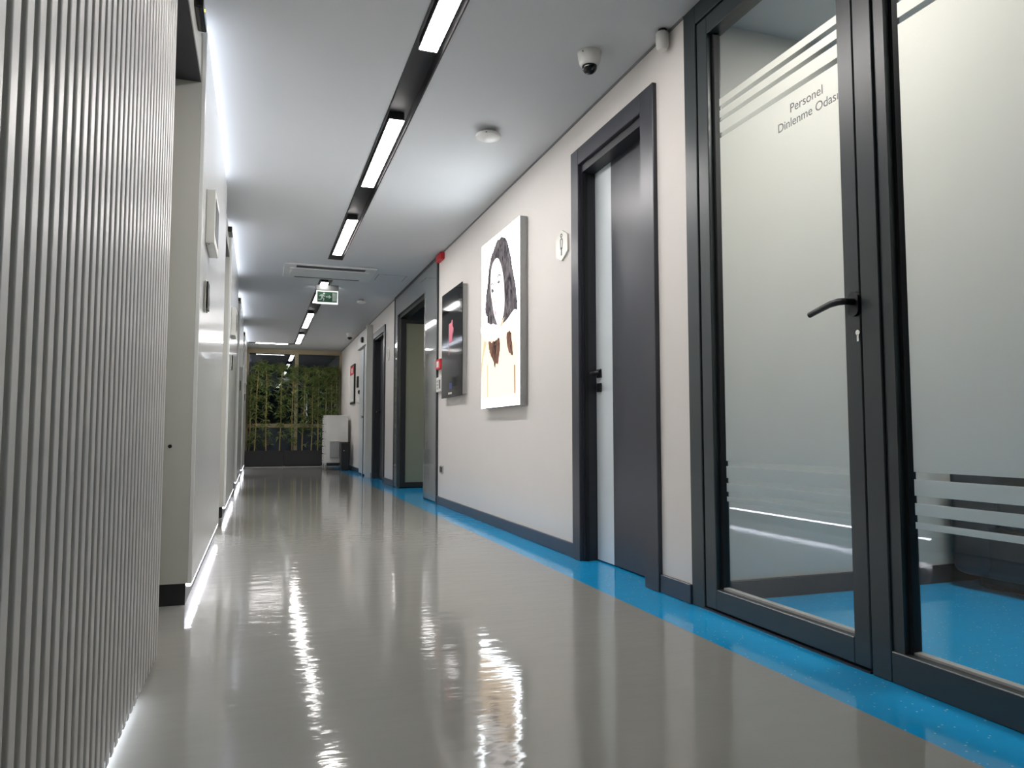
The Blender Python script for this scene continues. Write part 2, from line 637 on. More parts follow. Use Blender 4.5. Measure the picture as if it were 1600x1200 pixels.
# ---- openings with a header and a sliding door each
O_SPANS = [(2.63, 3.42), (5.65, 6.82), (9.05, 10.22), (12.42, 13.60)]
O_LAB = ['dark soffit header over the opening beside the fluted cladding',
         'header box over the opening between the first and second white panels',
         'header box over the opening between the second and third white panels',
         'header box over the opening between the third and last white panels']
for i, ((a, b), lab) in enumerate(zip(O_SPANS, O_LAB)):
    t = thing('door_header', (PX - 0.1, (a + b) / 2, 2.26), lab, 'door header', 'headers over the left openings')
    MB().box(LX, PX - 0.022, a + .001, b - 0.001, 2.285, 2.46).build('header_box', 'laminate_edge', t)
    MB().box(LX, PX - 0.020, a + .001, b - 0.001, 2.262, 2.285).build('soffit', 'charcoal_dark', t)
    se = MB().box(PX - 0.022, PX + 0.012, b - 0.40, b - 0.20, 2.385, 2.43, bev=0.006).build('motion_sensor', 'black_gloss', t)
    MB().lathe((PX + 0.0125, b - 0.34, 2.405), [(0.006, 0), (0.004, 0.002)], axis='x', seg=12).build('status_light', 'led_yellow', se)
    d = struct_root('door_%d' % (i + 4), (LX + .05, (a + b) / 2, 0), 'recessed sliding door in the left wall, opening %s' %
                    ('nearest the viewer', 'second', 'third', 'farthest')[i])
    MB().box(LX, LX + 0.05, a + 0.03, b - 0.05, 0.008, 2.26).build('door_leaf', 'laminate_edge', d)
    MB().box(LX, LX + 0.075, b - 0.028, b - 0.001, 0, 2.26).build('door_jamb', 'beige_metal', d)
    MB().box(LX + .001, LX + 0.07, b - 0.049, b - 0.029, 0.002, 2.26).build('seal', 'gasket', d)
    MB().lathe((LX + 0.05, b - 0.16, 1.0), [(0.012, 0), (0.012, 0.03), (0.02, 0.032), (0.02, 0.045)], axis='x', seg=16).build('pull_knob', 'chrome', d)

# ---- sign box and card reader on the panels
sb = thing('sign_box', (PX, 3.66, 1.60), 'projecting grey sign box on the nearest white wall panel', 'sign box')
MB().box(PX + 0.001, PX + 0.040, 3.63, 3.95, 1.60, 1.855, bev=0.003).build('box', 'laminate_edge', sb)
MB().box(PX + 0.0402, PX + 0.0415, 3.66, 3.92, 1.64, 1.82).build('display', 'black_gloss', sb)
MB().lathe((PX + 0.012, 3.65, 1.595), [(0.008, 0), (0.008, 0.006)], axis='z', seg=12).build('fixing_screw', 'chrome', sb)
cr = thing('card_reader', (PX, 3.7, 1.30), 'small black card reader below the sign box on the nearest white panel', 'card reader')
MB().box(PX + 0.001, PX + 0.012, 3.62, 3.74, 1.288, 1.425, bev=0.003).build('base', 'chrome', cr)
MB().box(PX + 0.012, PX + 0.020, 3.625, 3.735, 1.293, 1.42, bev=0.003).build('cover', 'black_gloss', cr)
NTH = ['second', 'third', 'fourth']
for i, (a, b) in enumerate(P_SPANS[1:]):
    copy_tree(sb, (0, a - 3.42, 0), 'projecting grey sign box on the %s white panel from the fluted cladding' % NTH[i])
    copy_tree(cr, (0, a - 3.42, 0), 'small black card reader on the %s white panel from the fluted cladding' % NTH[i])

# ================================================================== RIGHT: GLASS PARTITION OF THE STAFF ROOM
GX = W + 0.04
FZ0, FZ1 = 0.604, 0.0
# fixed outer frame with the mullion
win = struct_root('window_1', (W, 1.0, 0), 'fixed glazed partition with dark aluminium frame, right foreground')
f = MB()
f.box(W - 0.004, W + 0.075, 2.655, 2.745, 0, H, bev=0.003, seg=1)
f.build('frame_jamb', 'alu_green', win)
MB().box(W - 0.004, W + 0.075, 1.705, 1.778, 0, 2.49, bev=0.003, seg=1).build('mullion', 'alu_green', win)
MB().box(W - 0.004, W + 0.075, -0.7, 2.655, 2.49, H, bev=0.003, seg=1).build('frame_head', 'alu_green', win)
MB().box(W + 0.004, W + 0.07, 1.665, 1.705, 0.09, 2.49).build('glazing_bead', 'alu_green', win)
MB().box(W - 0.004, W + 0.075, -0.7, 1.705, 0.0, 0.09, bev=0.003, seg=1).build('frame_sill', 'alu_green', win)
MB().box(W - 0.004, W + 0.075, -0.7, -0.62, 0.09, 2.49, bev=0.003, seg=1).build('frame_jamb', 'alu_green', win)
MB().box(GX - 0.014, GX + 0.012, 1.652, 1.667, 0.085, 2.49).build('gasket', 'gasket', win)
MB().box(GX - 0.014, GX + 0.012, -0.62, 1.652, 0.085, 0.097).build('gasket', 'grey_plastic', win)
MB().box(GX - 0.004, GX, -0.64, 1.67, 0.085, 2.49).build('glass_pane', 'glass', win)
FILM = [(0.447, 0.466), (0.486, 0.520), (0.541, 0.588), (0.609, 1.944), (1.965, 2.011), (2.030, 2.061), (2.081, 2.110)]


def films(parent, y0, y1):
    for z0, z1 in FILM:
        MB().box(GX - 0.0054, GX - 0.0046, y0, y1, z0, z1).build('frosted_film', 'film', parent)


films(win, -0.62, 1.640)
# the door leaf
dg_ = struct_root('door_2', (W, 2.2, 0), 'glazed door with dark frame, lever handle and frosted film lettering')
MB().box(W, W + 0.07, 2.575, 2.648, 0.012, 2.483, bev=0.003, seg=1).build('stile', 'alu_green', dg_)
MB().box(W, W + 0.07, 1.785, 1.850, 0.012, 2.483, bev=0.003, seg=1).build('stile', 'alu_green', dg_)
MB().box(W, W + 0.07, 1.850, 2.575, 0.012, 0.093, bev=0.003, seg=1).build('rail', 'alu_green', dg_)
MB().box(W, W + 0.07, 1.850, 2.575, 2.405, 2.483, bev=0.003, seg=1).build('rail', 'alu_green', dg_)
MB().box(GX - 0.014, GX + 0.012, 2.560, 2.576, 0.09, 2.41).build('gasket', 'gasket', dg_)
MB().box(GX - 0.014, GX + 0.012, 1.850, 2.560, 0.09, 0.101).build('gasket', 'grey_plastic', dg_)
MB().box(GX - 0.004, GX, 1.85, 2.575, 0.09, 2.41).build('glass_pane', 'glass', dg_)
films(dg_, 1.852, 2.540)
for body, yl, yr, zb in (('Personel', 2.113, 1.953, 1.872), ('Dinlenme Odas\u0131', 2.180, 1.884, 1.822)):
    me = text_mesh(body, 1.0)
    xs = [v.co.x for v in me.vertices]
    sx = (yl - yr) / (max(xs) - min(xs))
    x0 = min(xs)
    for v in me.vertices:
        v.co = (GX - 0.0062 + v.co.z, yl - (v.co.x - x0) * sx - 2.2, zb + v.co.y * sx)
        v.co.x -= W
    me.materials.append(MATS['print_grey'])
    o = bpy.data.objects.new('lettering', me)
    COL.objects.link(o)
    o.parent = dg_
    o['label'] = 'grey lettering reading ' + body
hd = MB().prism([(1.766 + 0.021 * math.cos(t) * (1), 1.122 + 0.018 * (1 if math.sin(t) > 0 else -1) + 0.021 * math.sin(t))
                 for t in [2 * math.pi * k / 24 for k in range(24)]], W - 0.012, W).build('handle_plate', 'black', dg_)
hd2 = MB().tube([(W - 0.01, 1.800, 1.128), (W - 0.045, 1.800, 1.128), (W - 0.055, 1.815, 1.128), (W - 0.055, 1.85, 1.126),
                 (W - 0.052, 1.90, 1.117), (W - 0.050, 1.948, 1.107)], [0.011, 0.011, 0.011, 0.0105, 0.010, 0.0095], seg=14)
hd2.build('lever_handle', 'black', dg_, smooth=True)
for v in hd.data.vertices:
    v.co.y += 0.036
kc = MB()
kc.lathe((W - 0.003, 1.795, 1.032), [(0.0085, 0), (0.0085, 0.006)], axis='x', seg=16)
kc.box(W - 0.003, W + 0.003, 1.7905, 1.7995, 1.004, 1.026, bev=0.001, seg=1)
kc.build('key_cylinder', 'chrome', dg_)
# threshold
struct(MB().box(W - 0.004, W + 0.07, 1.785, 2.655, 0, 0.006).build('trim_2', 'charcoal_dark'), 'low door threshold strip')

# lamp panel and sofa in the staff room
t = thing('ceiling_panel_lamp', (2.60, 1.75, H), 'square ceiling lamp inside the glazed room', 'ceiling lamp')
MB().box(2.30, 2.90, 1.45, 2.05, H - 0.02, H - 0.001).build('housing', 'white_plastic', t)
MB().box(2.32, 2.88, 1.47, 2.03, H - 0.024, H - 0.02).build('diffuser', 'room_lamp', t)
sf = thing('sofa', (3.5, 1.7, 0), 'dark upholstered sofa behind the right glass pane', 'sofa')
MB().box(3.20, 3.95, 0.70, 2.60, 0.0, 0.10, bev=0.03).build('plinth', 'black', sf)
MB().box(3.12, 4.0, 0.62, 2.66, 0.06, 0.30, bev=0.05, seg=3).build('seat_base', 'sofa', sf, smooth=True)
for y0, y1 in ((0.84, 1.63), (1.64, 2.44)):
    MB().box(3.10, 3.78, y0, y1, 0.29, 0.45, bev=0.05, seg=3).build('seat_cushion', 'sofa', sf, smooth=True)
    MB().box(3.66, 3.92, y0, y1, 0.42, 0.84, bev=0.06, seg=3).build('back_cushion', 'sofa', sf, smooth=True)
MB().box(3.82, 4.05, 0.62, 2.66, 0.06, 0.80, bev=0.05, seg=3).build('backrest', 'sofa', sf, smooth=True)
for y0, y1 in ((0.60, 0.84), (2.44, 2.68)):
    MB().box(3.11, 4.0, y0, y1, 0.06, 0.62, bev=0.06, seg=3).build('armrest', 'sofa', sf, smooth=True)

# ================================================================== DOOR 1 (white and charcoal leaf)
d = struct_root('door_1', (W, 3.475, 0), 'charcoal framed door with a white vertical band, beside the glass partition')
CX = W - 0.022
for y0, y1 in ((2.99, 3.115), (3.855, 3.957)):
    MB().box(CX, W + 0.004, y0, y1, 0, 2.385 if y0 < 3.2 else 2.385, bev=0.003, seg=1).build('casing', 'charcoal', d)
MB().box(CX, W + 0.004, 3.115, 3.855, 2.285, 2.385, bev=0.003, seg=1).build('casing', 'charcoal', d)
for y0, y1 in ((3.065, 3.125), (3.845, 3.895)):
    MB().box(W + 0.001, W + T, y0, y1, 0, 2.30).build('jamb', 'charcoal_dark', d)
MB().box(W + 0.001, W + T, 3.125, 3.845, 2.24, 2.30).build('jamb', 'charcoal_dark', d)
for y0, y1 in ((3.125, 3.135), (3.835, 3.845)):
    MB().box(W + 0.012, W + 0.030, y0, y1, 0, 2.24).build('seal', 'gasket', d)
LXF = W + 0.085
MB().box(LXF, LXF + 0.04, 3.125, 3.640, 0.008, 2.24).build('leaf_panel', 'charcoal', d)
MB().box(LXF, LXF + 0.04, 3.640, 3.845, 0.008, 2.24).build('leaf_band', 'door_white', d, label='white vertical band of the door leaf')
hp = MB().box(LXF - 0.010, LXF, 3.775, 3.825, 1.035, 1.085, bev=0.003).build('handle_rose', 'black', d)
MB().tube([(LXF - 0.008, 3.80, 1.06), (LXF - 0.05, 3.80, 1.06), (LXF - 0.058, 3.795, 1.06), (LXF - 0.058, 3.76, 1.06), (LXF - 0.058, 3.68, 1.06)],
          0.009, seg=12).build('lever_handle', 'black', d, smooth=True)
MB().box(LXF - 0.010, LXF, 3.775, 3.825, 0.955, 1.005, bev=0.003).build('key_rose', 'black', d)

# ================================================================== THINGS ON THE RIGHT WALL
# hexagonal restroom sign
hx = thing('hexagon_sign', (W, 4.125, 1.78), 'small clear hexagonal door sign beside the white banded door', 'sign')
hexp = [(4.125, 1.972), (4.215, 1.925), (4.215, 1.825), (4.125, 1.778), (4.035, 1.825), (4.035, 1.925)]
MB().prism(hexp, W - 0.012, W - 0.001).build('plate', 'acrylic', hx)


def ring(cy, cz, ry, rz, w, n=28, a0=0, a1=2 * math.pi):
    m = MB()
    closed = abs(a1 - a0 - 2 * math.pi) < 1e-6
    o, i = [], []
    for k in range(n + (0 if closed else 1)):
        t = a0 + (a1 - a0) * k / n
        o.append((cy + ry * math.cos(t), cz + rz * math.sin(t)))
        i.append((cy + (ry - w) * math.cos(t), cz + (rz - w) * math.sin(t)))
    for k in range(n):
        j = (k + 1) % len(o)
        m.prism([o[k], o[j], i[j], i[k]], W - 0.0135, W - 0.012)
    return m


ring(4.125, 1.936, 0.016, 0.013, 0.006).build('figure_head', 'print_dark', hx)
fb = ring(4.125, 1.902, 0.020, 0.018, 0.007, 16, 0, math.pi)
fb.prism([(4.138, 1.902), (4.145, 1.902), (4.138, 1.85), (4.131, 1.85)], W - 0.0135, W - 0.012)
fb.prism([(4.112, 1.902), (4.105, 1.902), (4.112, 1.85), (4.119, 1.85)], W - 0.0135, W - 0.012)
fb.prism([(4.119, 1.862), (4.131, 1.862), (4.131, 1.812), (4.119, 1.812)], W - 0.0135, W - 0.012)
fb.build('figure_body', 'print_dark', hx)
h2 = copy_tree(hx, (0, 6.42, -0.02), 'small hexagonal door sign beside the dark far doorway')

# backlit portrait
X1 = 1.695
lb = thing('lightbox_poster', (W, 5.22, 0.915), 'backlit portrait poster of a dark haired person, glowing white on the wall', 'poster')
LB = (4.757, 5.680, 0.915, 2.238)
fr = MB()
fr.box(X1 + 0.002, W - 0.004, LB[0], LB[1], LB[2], LB[3])
fr.build('frame', 'steel', lb)
MB().box(X1, X1 + 0.002, LB[0] + 0.003, LB[1] - 0.003, LB[2] + 0.003, LB[3] - 0.003).build('lit_panel', 'lightbox', lb)
HAIR = [(5.142, 2.185), (5.053, 2.143), (4.983, 2.063), (4.934, 1.957), (4.9, 1.876), (4.849, 1.78), (4.827, 1.703), (4.805, 1.639), (4.816, 1.58), (4.889, 1.586), (4.983, 1.57), (5.08, 1.534), (5.16, 1.517), (5.272, 1.538), (5.505, 1.588), (5.519, 1.645), (5.575, 1.674), (5.575, 1.715), (5.538, 1.757), (5.552, 1.807), (5.521, 1.87), (5.503, 1.935), (5.476, 2.011), (5.418, 2.093), (5.317, 2.163), (5.233, 2.188)]
FACE = [(5.253, 2.049), (5.19, 2.002), (5.141, 1.933), (5.109, 1.856), (5.092, 1.764), (5.088, 1.674), (5.108, 1.601), (5.16, 1.545), (5.213, 1.525), (5.272, 1.555), (5.341, 1.637), (5.385, 1.724), (5.421, 1.811), (5.43, 1.893), (5.422, 1.966), (5.387, 2.025), (5.321, 2.051)]
ARM = [(5.676, 1.58), (5.505, 1.579), (5.222, 1.526), (5.041, 1.541), (4.863, 1.594), (4.798, 1.553), (4.77, 1.442), (4.834, 1.414), (4.926, 1.451), (5.041, 1.459), (5.201, 1.429), (5.327, 1.425), (5.414, 1.425), (5.527, 1.456), (5.676, 1.524)]
BODY = [(5.676, 1.524), (5.527, 1.456), (5.327, 1.418), (5.201, 1.429), (5.041, 1.459), (4.926, 1.451), (4.827, 1.419), (4.799, 1.314), (4.817, 1.197), (4.835, 0.996), (5.138, 0.992), (5.672, 0.997)]
LOCK = [(5.472, 1.436), (5.392, 1.419), (5.305, 1.425), (5.201, 1.429), (5.192, 1.358), (5.212, 1.296), (5.229, 1.24), (5.283, 1.251), (5.313, 1.212), (5.347, 1.27), (5.413, 1.316), (5.458, 1.374)]
LOCK2 = [(5.021, 1.448), (4.945, 1.447), (4.919, 1.376), (4.897, 1.277), (4.945, 1.288), (4.99, 1.311), (5.029, 1.389)]
BROWN = [(4.875, 1.202), (4.842, 1.199), (4.835, 0.996), (4.867, 1.0)]
TONE = [(5.516, 1.259), (5.489, 1.256), (5.496, 0.996), (5.518, 0.997)]
TONE2 = [(5.596, 1.457), (5.526, 1.435), (5.618, 1.322), (5.665, 1.189), (5.674, 1.121), (5.675, 1.273)]
NECK = [(5.14, 1.555), (5.08, 1.572), (5.14, 1.515), (5.189, 1.511)]
EYE = [(5.256, 1.862), (5.215, 1.871), (5.19, 1.859), (5.206, 1.847), (5.24, 1.851)]
EYE2 = [(5.412, 1.836), (5.368, 1.834), (5.342, 1.812), (5.368, 1.804), (5.394, 1.806)]
LIP = [(5.332, 1.669), (5.298, 1.65), (5.272, 1.627), (5.298, 1.607), (5.323, 1.635)]
def smooth_outline(pts, jit=0.0, n=5):
    out = []
    L = len(pts)
    for i in range(L):
        p0, p1, p2, p3 = (Vector(pts[(i + k - 1) % L]) for k in range(4))
        for q in range(n):
            t = q / n
            v = 0.5 * ((2 * p1) + (p2 - p0) * t + (2 * p0 - 5 * p1 + 4 * p2 - p3) * t * t + (3 * p1 - p0 - 3 * p2 + p3) * t ** 3)
            out.append((v.x + random.uniform(-jit, jit), v.y + random.uniform(-jit, jit)))
    return out


HAIR2 = smooth_outline(HAIR, 0.007)
FACE = smooth_outline(FACE)
ARM = smooth_outline(ARM, 0, 3)
LOCK = smooth_outline(LOCK, 0.006)
LOCK2 = smooth_outline(LOCK2, 0.006)
HAIR = HAIR2
BROW = [(5.262, 1.905), (5.215, 1.918), (5.165, 1.900), (5.168, 1.893), (5.215, 1.908), (5.262, 1.897)]
BROW2 = [(5.420, 1.880), (5.385, 1.882), (5.350, 1.862), (5.352, 1.856), (5.385, 1.874), (5.418, 1.872)]
NOSE = [(5.342, 1.745), (5.318, 1.728), (5.290, 1.735), (5.300, 1.722), (5.322, 1.716), (5.345, 1.728)]
FINGERS = [(5.43, 1.432), (5.36, 1.418), (5.30, 1.428), (5.30, 1.436), (5.36, 1.428), (5.43, 1.442)]
for i, (nm, pts, mm) in enumerate((('printed_body', BODY, 'lb_skin'), ('printed_hair', HAIR, 'lb_hair'), ('printed_face', FACE, 'lb_face'),
                                   ('printed_arm', ARM, 'lb_arm'), ('printed_lock', LOCK, 'lb_hair_warm'),
                                   ('printed_lock', LOCK2, 'lb_hair_warm'), ('printed_shadow', BROWN, 'lb_brown'),
                                   ('printed_shadow', TONE, 'lb_tone'), ('printed_shadow', TONE2, 'lb_tone'),
                                   ('printed_neck', NECK, 'lb_tone'), ('printed_eye', EYE, 'lb_hair'),
                                   ('printed_eye', EYE2, 'lb_hair'), ('printed_lips', LIP, 'lb_lip'), ('printed_brow', BROW, 'lb_hair'), ('printed_brow', BROW2, 'lb_hair'),
                                   ('printed_nose', NOSE, 'lb_tone'), ('printed_fingers', FINGERS, 'lb_tone'))):
    lay = X1 - 0.0006 * (1 + min(i, 4))
    MB().prism(pts, lay, lay + 0.0005).build(nm, mm, lb)

# black glossy information panel
ip = thing('information_panel', (W, 6.7, 1.06), 'glossy black wall panel with a pink emblem, left of the glowing poster', 'wall panel')
MB().box(W - 0.045, W - 0.001, 6.335, 7.065, 1.072, 2.068).build('back_box', 'grey_plastic', ip)
MB().box(W - 0.050, W - 0.045, 6.318, 7.085, 1.058, 2.080).build('front_pane', 'panel_black', ip)
XS = W - 0.0508
LOGO = [(6.804, 1.76), (6.711, 1.763), (6.69, 1.787), (6.665, 1.783), (6.664, 1.73), (6.618, 1.697), (6.617, 1.655), (6.662, 1.655), (6.661, 1.586), (6.707, 1.576), (6.8, 1.574)]
MB().prism(LOGO, XS, XS + 0.0006).build('pink_emblem', 'pink', ip)
MB().box(XS, XS + 0.0006, 6.783, 6.80, 1.458, 1.572).build('pink_line', 'pink', ip)
MB().box(XS, XS + 0.0006, 6.664, 6.783, 1.134, 1.194).build('blue_print', 'blue_print', ip)
for k in range(4):
    MB().box(XS, XS + 0.0006, 6.682 + k * 0.036, 6.704 + k * 0.036, 1.087, 1.106).build('white_print', 'white_plastic', ip)

# fire alarm parts and keypad, socket
fa = thing('alarm_sounder', (W, 7.33, 2.49), 'small red alarm box under the ceiling beside the glazed doorway', 'fire alarm')
MB().box(W - 0.045, W - 0.001, 7.19, 7.40, 2.485, 2.56, bev=0.006).build('housing', 'red', fa)
MB().box(W - 0.05, W - 0.045, 7.24, 7.35, 2.505, 2.54).build('grille', 'red', fa)
cp = thing('call_point', (W, 7.3, 1.36), 'red manual call point beside the black information panel', 'fire alarm')
MB().box(W - 0.04, W - 0.001, 7.20, 7.40, 1.368, 1.472, bev=0.006).build('housing', 'red', cp)
MB().box(W - 0.043, W - 0.04, 7.26, 7.35, 1.39, 1.45).build('press_plate', 'white_plastic', cp)
kp = thing('access_keypad', (W, 7.3, 1.14), 'white keypad below the red call point', 'keypad')
MB().box(W - 0.03, W - 0.001, 7.21, 7.41, 1.14, 1.29, bev=0.004).build('housing', 'white_plastic', kp)
MB().box(W - 0.032, W - 0.03, 7.23, 7.275, 1.17, 1.26).build('display', 'black_gloss', kp)
for q in range(3):
    MB().box(W - 0.033, W - 0.03, 7.31, 7.38, 1.165 + q * 0.035, 1.19 + q * 0.035).build('button', 'grey_plastic', kp)
so = thing('wall_socket', (W, 7.25, 0.32), 'small dark wall socket low beside the glazed doorway', 'socket')
MB().box(W - 0.010, W - 0.001, 7.185, 7.325, 0.318, 0.395, bev=0.003).build('plate', 'grey_plastic', so)
MB().box(W - 0.013, W - 0.010, 7.205, 7.305, 0.332, 0.382).build('insert', 'black', so)

# ---- glazed doorway with grey glass surround
st = struct_root('door_3', (W, 8.7, 0), 'open glazed doorway in a grey glass surround')
SXF = W - 0.012
MB().box(SXF, W + 0.05, 7.46, 8.05, 0.015, 2.55).build('glass_panel', 'grey_glass', st)
MB().box(SXF, W + 0.05, 8.05, 9.80, 2.32, 2.55).build('glass_panel', 'grey_glass', st)
MB().box(SXF, W + 0.05, 9.80, 9.98, 0.015, 2.55).build('glass_panel', 'grey_glass', st)
MB().box(W - 0.02, W + 0.06, 7.43, 7.46, 0, H).build('frame_post', 'charcoal_dark', st)
MB().box(W - 0.02, W + 0.06, 9.98, 10.0, 0, H).build('frame_post', 'charcoal_dark', st)
MB().box(W - 0.02, W + 0.06, 7.46, 9.98, 2.55, H).build('frame_head', 'charcoal_dark', st)
MB().box(SXF - 0.003, W + T, 8.05, 8.075, 0, 2.32).build('metal_trim', 'steel', st)
MB().box(SXF - 0.003, W + T, 9.775, 9.80, 0, 2.32).build('metal_trim', 'steel', st)
MB().box(SXF - 0.003, W + T, 8.075, 9.775, 2.30, 2.32).build('metal_trim', 'steel', st)
MB().box(W + 0.02, W + T, 8.075, 8.115, 0, 2.30).build('inner_frame', 'gasket', st)
MB().box(W + 0.02, W + T, 9.735, 9.775, 0, 2.30).build('inner_frame', 'gasket', st)
MB().box(W + 0.02, W + T, 8.115, 9.735, 2.26, 2.30).build('inner_frame', 'gasket', st)
# leaf swung open into the room
od = MB()
yy0, yy1 = 9.69, 9.73
MB().box(W + 0.02, W + 0.09, yy0, yy1, 0.012, 2.24).build('leaf_stile', 'gasket', st)
MB().box(2.60, 2.67, yy0, yy1, 0.012, 2.24).build('leaf_stile', 'gasket', st)
MB().box(W + 0.09, 2.60, yy0, yy1, 0.012, 0.075).build('leaf_rail', 'gasket', st)
MB().box(W + 0.09, 2.60, yy0, yy1, 2.19, 2.24).build('leaf_rail', 'gasket', st)
MB().box(W + 0.09, 2.60, yy0 + 0.018, yy0 + 0.022, 0.075, 2.19).build('leaf_film', 'film_olive', st)
MB().box(W + 0.09, 2.60, yy0 + 0.008, yy0 + 0.012, 0.075, 2.19).build('leaf_glass', 'door_glass', st)

t = thing('ceiling_panel_lamp', (3.2, 8.5, H), 'added unseen ceiling lamp that brightens the open glazed doorway', 'ceiling lamp')  # added out of view to brighten the frosted leaf and the doorway
MB().box(2.9, 3.5, 8.2, 8.8, H - 0.02, H - 0.001).build('housing', 'white_plastic', t)
MB().box(2.92, 3.48, 8.22, 8.78, H - 0.024, H - 0.02).build('diffuser', 'side_fill_lamp', t)

# ---- far dark doorway
d = struct_root('door_8', (W, 11.4, 0), 'far charcoal doorway with dark leaf')
for y0, y1 in ((10.81, 10.90), (11.92, 12.0)):
    MB().box(W - 0.02, W + 0.004, y0, y1, 0, 2.33, bev=0.003, seg=1).build('casing', 'charcoal', d)
MB().box(W - 0.02, W + 0.004, 10.90, 11.92, 2.235, 2.33, bev=0.003, seg=1).build('casing', 'charcoal', d)
for y0, y1 in ((10.88, 10.91), (11.90, 11.93)):
    MB().box(W, W + T, y0, y1, 0, 2.235).build('jamb', 'charcoal_dark', d)
MB().box(W, W + T, 10.91, 11.90, 2.215, 2.26).build('jamb', 'charcoal_dark', d)
MB().box(W + 0.085, W + T, 10.91, 11.90, 0.008, 2.215).build('leaf', 'charcoal_dark', d)
MB().box(W + 0.075, W + 0.085, 11.80, 11.85, 1.035, 1.085).build('handle_rose', 'black', d)
MB().tube([(W + 0.08, 11.825, 1.06), (W + 0.03, 11.825, 1.06), (W + 0.025, 11.80, 1.06), (W + 0.025, 11.70, 1.06)], 0.009, seg=8).build('lever_handle', 'black', d)

# ---- far sliding door with header on the wall face
d = struct_root('door_9', (W, 12.75, 0), 'far grey sliding door with a projecting header box')
MB().box(W - 0.10, W - 0.001, 12.12, 12.20, 0, 2.5).build('side_post', 'laminate_edge', d)
MB().box(W - 0.10, W - 0.001, 12.22, 13.32, 2.20, 2.46, bev=0.004, seg=1).build('header_box', 'grey_plastic', d)
MB().lathe((W - 0.10, 12.55, 2.30), [(0.05, 0), (0.05, -0.03), (0.03, -0.045)], axis='x', seg=16).build('motion_sensor', 'black', d)
MB().box(W - 0.05, W - 0.012, 12.21, 12.74, 0.03, 2.20).build('leaf', 'door_white', d)
MB().box(W - 0.05, W - 0.012, 12.76, 13.32, 0.03, 2.20).build('leaf', 'door_white', d)
MB().box(W - 0.06, W - 0.012, 12.742, 12.758, 0.0, 2.20).build('seal', 'gasket', d)
MB().lathe((W - 0.05, 12.79, 1.0), [(0.018, 0), (0.018, -0.02), (0.026, -0.024), (0.026, -0.036)], axis='x', seg=14).build('pull_knob', 'chrome', d)

# ---- notice board, switches further along
nb = thing('notice_board', (W, 14.65, 1.29), 'narrow black framed notice board with red heading on the far right wall', 'notice board')
MB().box(W - 0.03, W - 0.001, 14.33, 14.97, 1.29, 2.06).build('frame', 'black', nb)
MB().box(W - 0.033, W - 0.03, 14.37, 14.93, 1.33, 1.86).build('sheet', 'white_plastic', nb)
MB().box(W - 0.033, W - 0.03, 14.37, 14.93, 1.86, 2.03).build('red_heading', 'red', nb)
MB().box(W - 0.034, W - 0.033, 14.56, 14.74, 1.90, 1.99).build('heading_symbol', 'white_plastic', nb)
it = thing('intercom', (W, 13.9, 1.55), 'small black wall intercom right of the notice board', 'intercom')
MB().box(W - 0.03, W - 0.001, 13.85, 13.97, 1.57, 1.78, bev=0.004).build('housing', 'black', it)
MB().box(W - 0.032, W - 0.03, 13.87, 13.95, 1.70, 1.76).build('speaker_grille', 'charcoal', it)
bt = thing('push_button', (W, 13.8, 1.44), 'small round dark button below the black intercom', 'button')
MB().lathe((W - 0.001, 13.75, 1.48), [(0.04, 0), (0.04, -0.015), (0.025, -0.018), (0.025, -0.026)], axis='x', seg=18).build('button_body', 'black', bt)
sw = thing('light_switch', (W, 13.8, 1.25), 'pale wall switch plate under the round button', 'switch')
MB().box(W - 0.012, W - 0.001, 13.70, 13.92, 1.27, 1.37, bev=0.003).build('plate', 'white_plastic', sw)
for q in range(2):
    MB().box(W - 0.016, W - 0.012, 13.715 + q * 0.1, 13.805 + q * 0.1, 1.285, 1.355).build('rocker', 'white_plastic', sw)

# ================================================================== THINGS ON THE CEILING
def detector(x, y, r, lab, mark=True):
    t = thing('smoke_detector', (x, y, H), lab, 'smoke detector')
    MB().lathe((x, y, H), [(r * 0.62, -0.0005), (r * 0.62, -0.022)], seg=28).build('base', 'grey_plastic', t)
    MB().lathe((x, y, H), [(r * 0.95, -0.024), (r, -0.03), (r * 0.97, -0.042), (r * 0.70, -0.052), (r * 0.45, -0.058)], seg=32).build('cover', 'white_plastic', t, smooth=True)
    if mark:
        MB().box(x - r * 0.5, x - r * 0.2, y - r * 0.9, y - r * 0.86, H - 0.04, H - 0.034).build('mark', 'print_grey', t)
    return t


detector(1.30, 4.22, 0.078, 'round white smoke detector on the ceiling before the poster')
detector(1.317, 10.26, 0.06, 'small smoke detector on the ceiling past the exit sign', False)


def dome(x, y, s, lab):
    t = thing('dome_camera', (x, y, H), lab, 'camera')
    MB().lathe((x, y, H), [(0.058 * s, -0.0005), (0.056 * s, -0.012 * s), (0.055 * s, -0.03 * s), (0.048 * s, -0.058 * s), (0.036 * s, -0.068 * s)], seg=36).build('housing', 'white_plastic', t, smooth=True)
    prof = [(0.037 * s, -0.064 * s)]
    for k in range(1, 7):
        a = k / 6 * math.pi / 2
        prof.append((0.037 * s * math.cos(a) + 0.0005, -0.070 * s - 0.036 * s * math.sin(a)))
    MB().lathe((x, y, H), prof, seg=30).build('dome', 'black_gloss', t, smooth=True)
    MB().lathe((x - 0.045 * s, y - 0.028 * s, H - 0.012 * s), [(0.005 * s, -0.003), (0.005 * s, 0.003)], axis='y', seg=10).build('screw', 'print_dark', t)


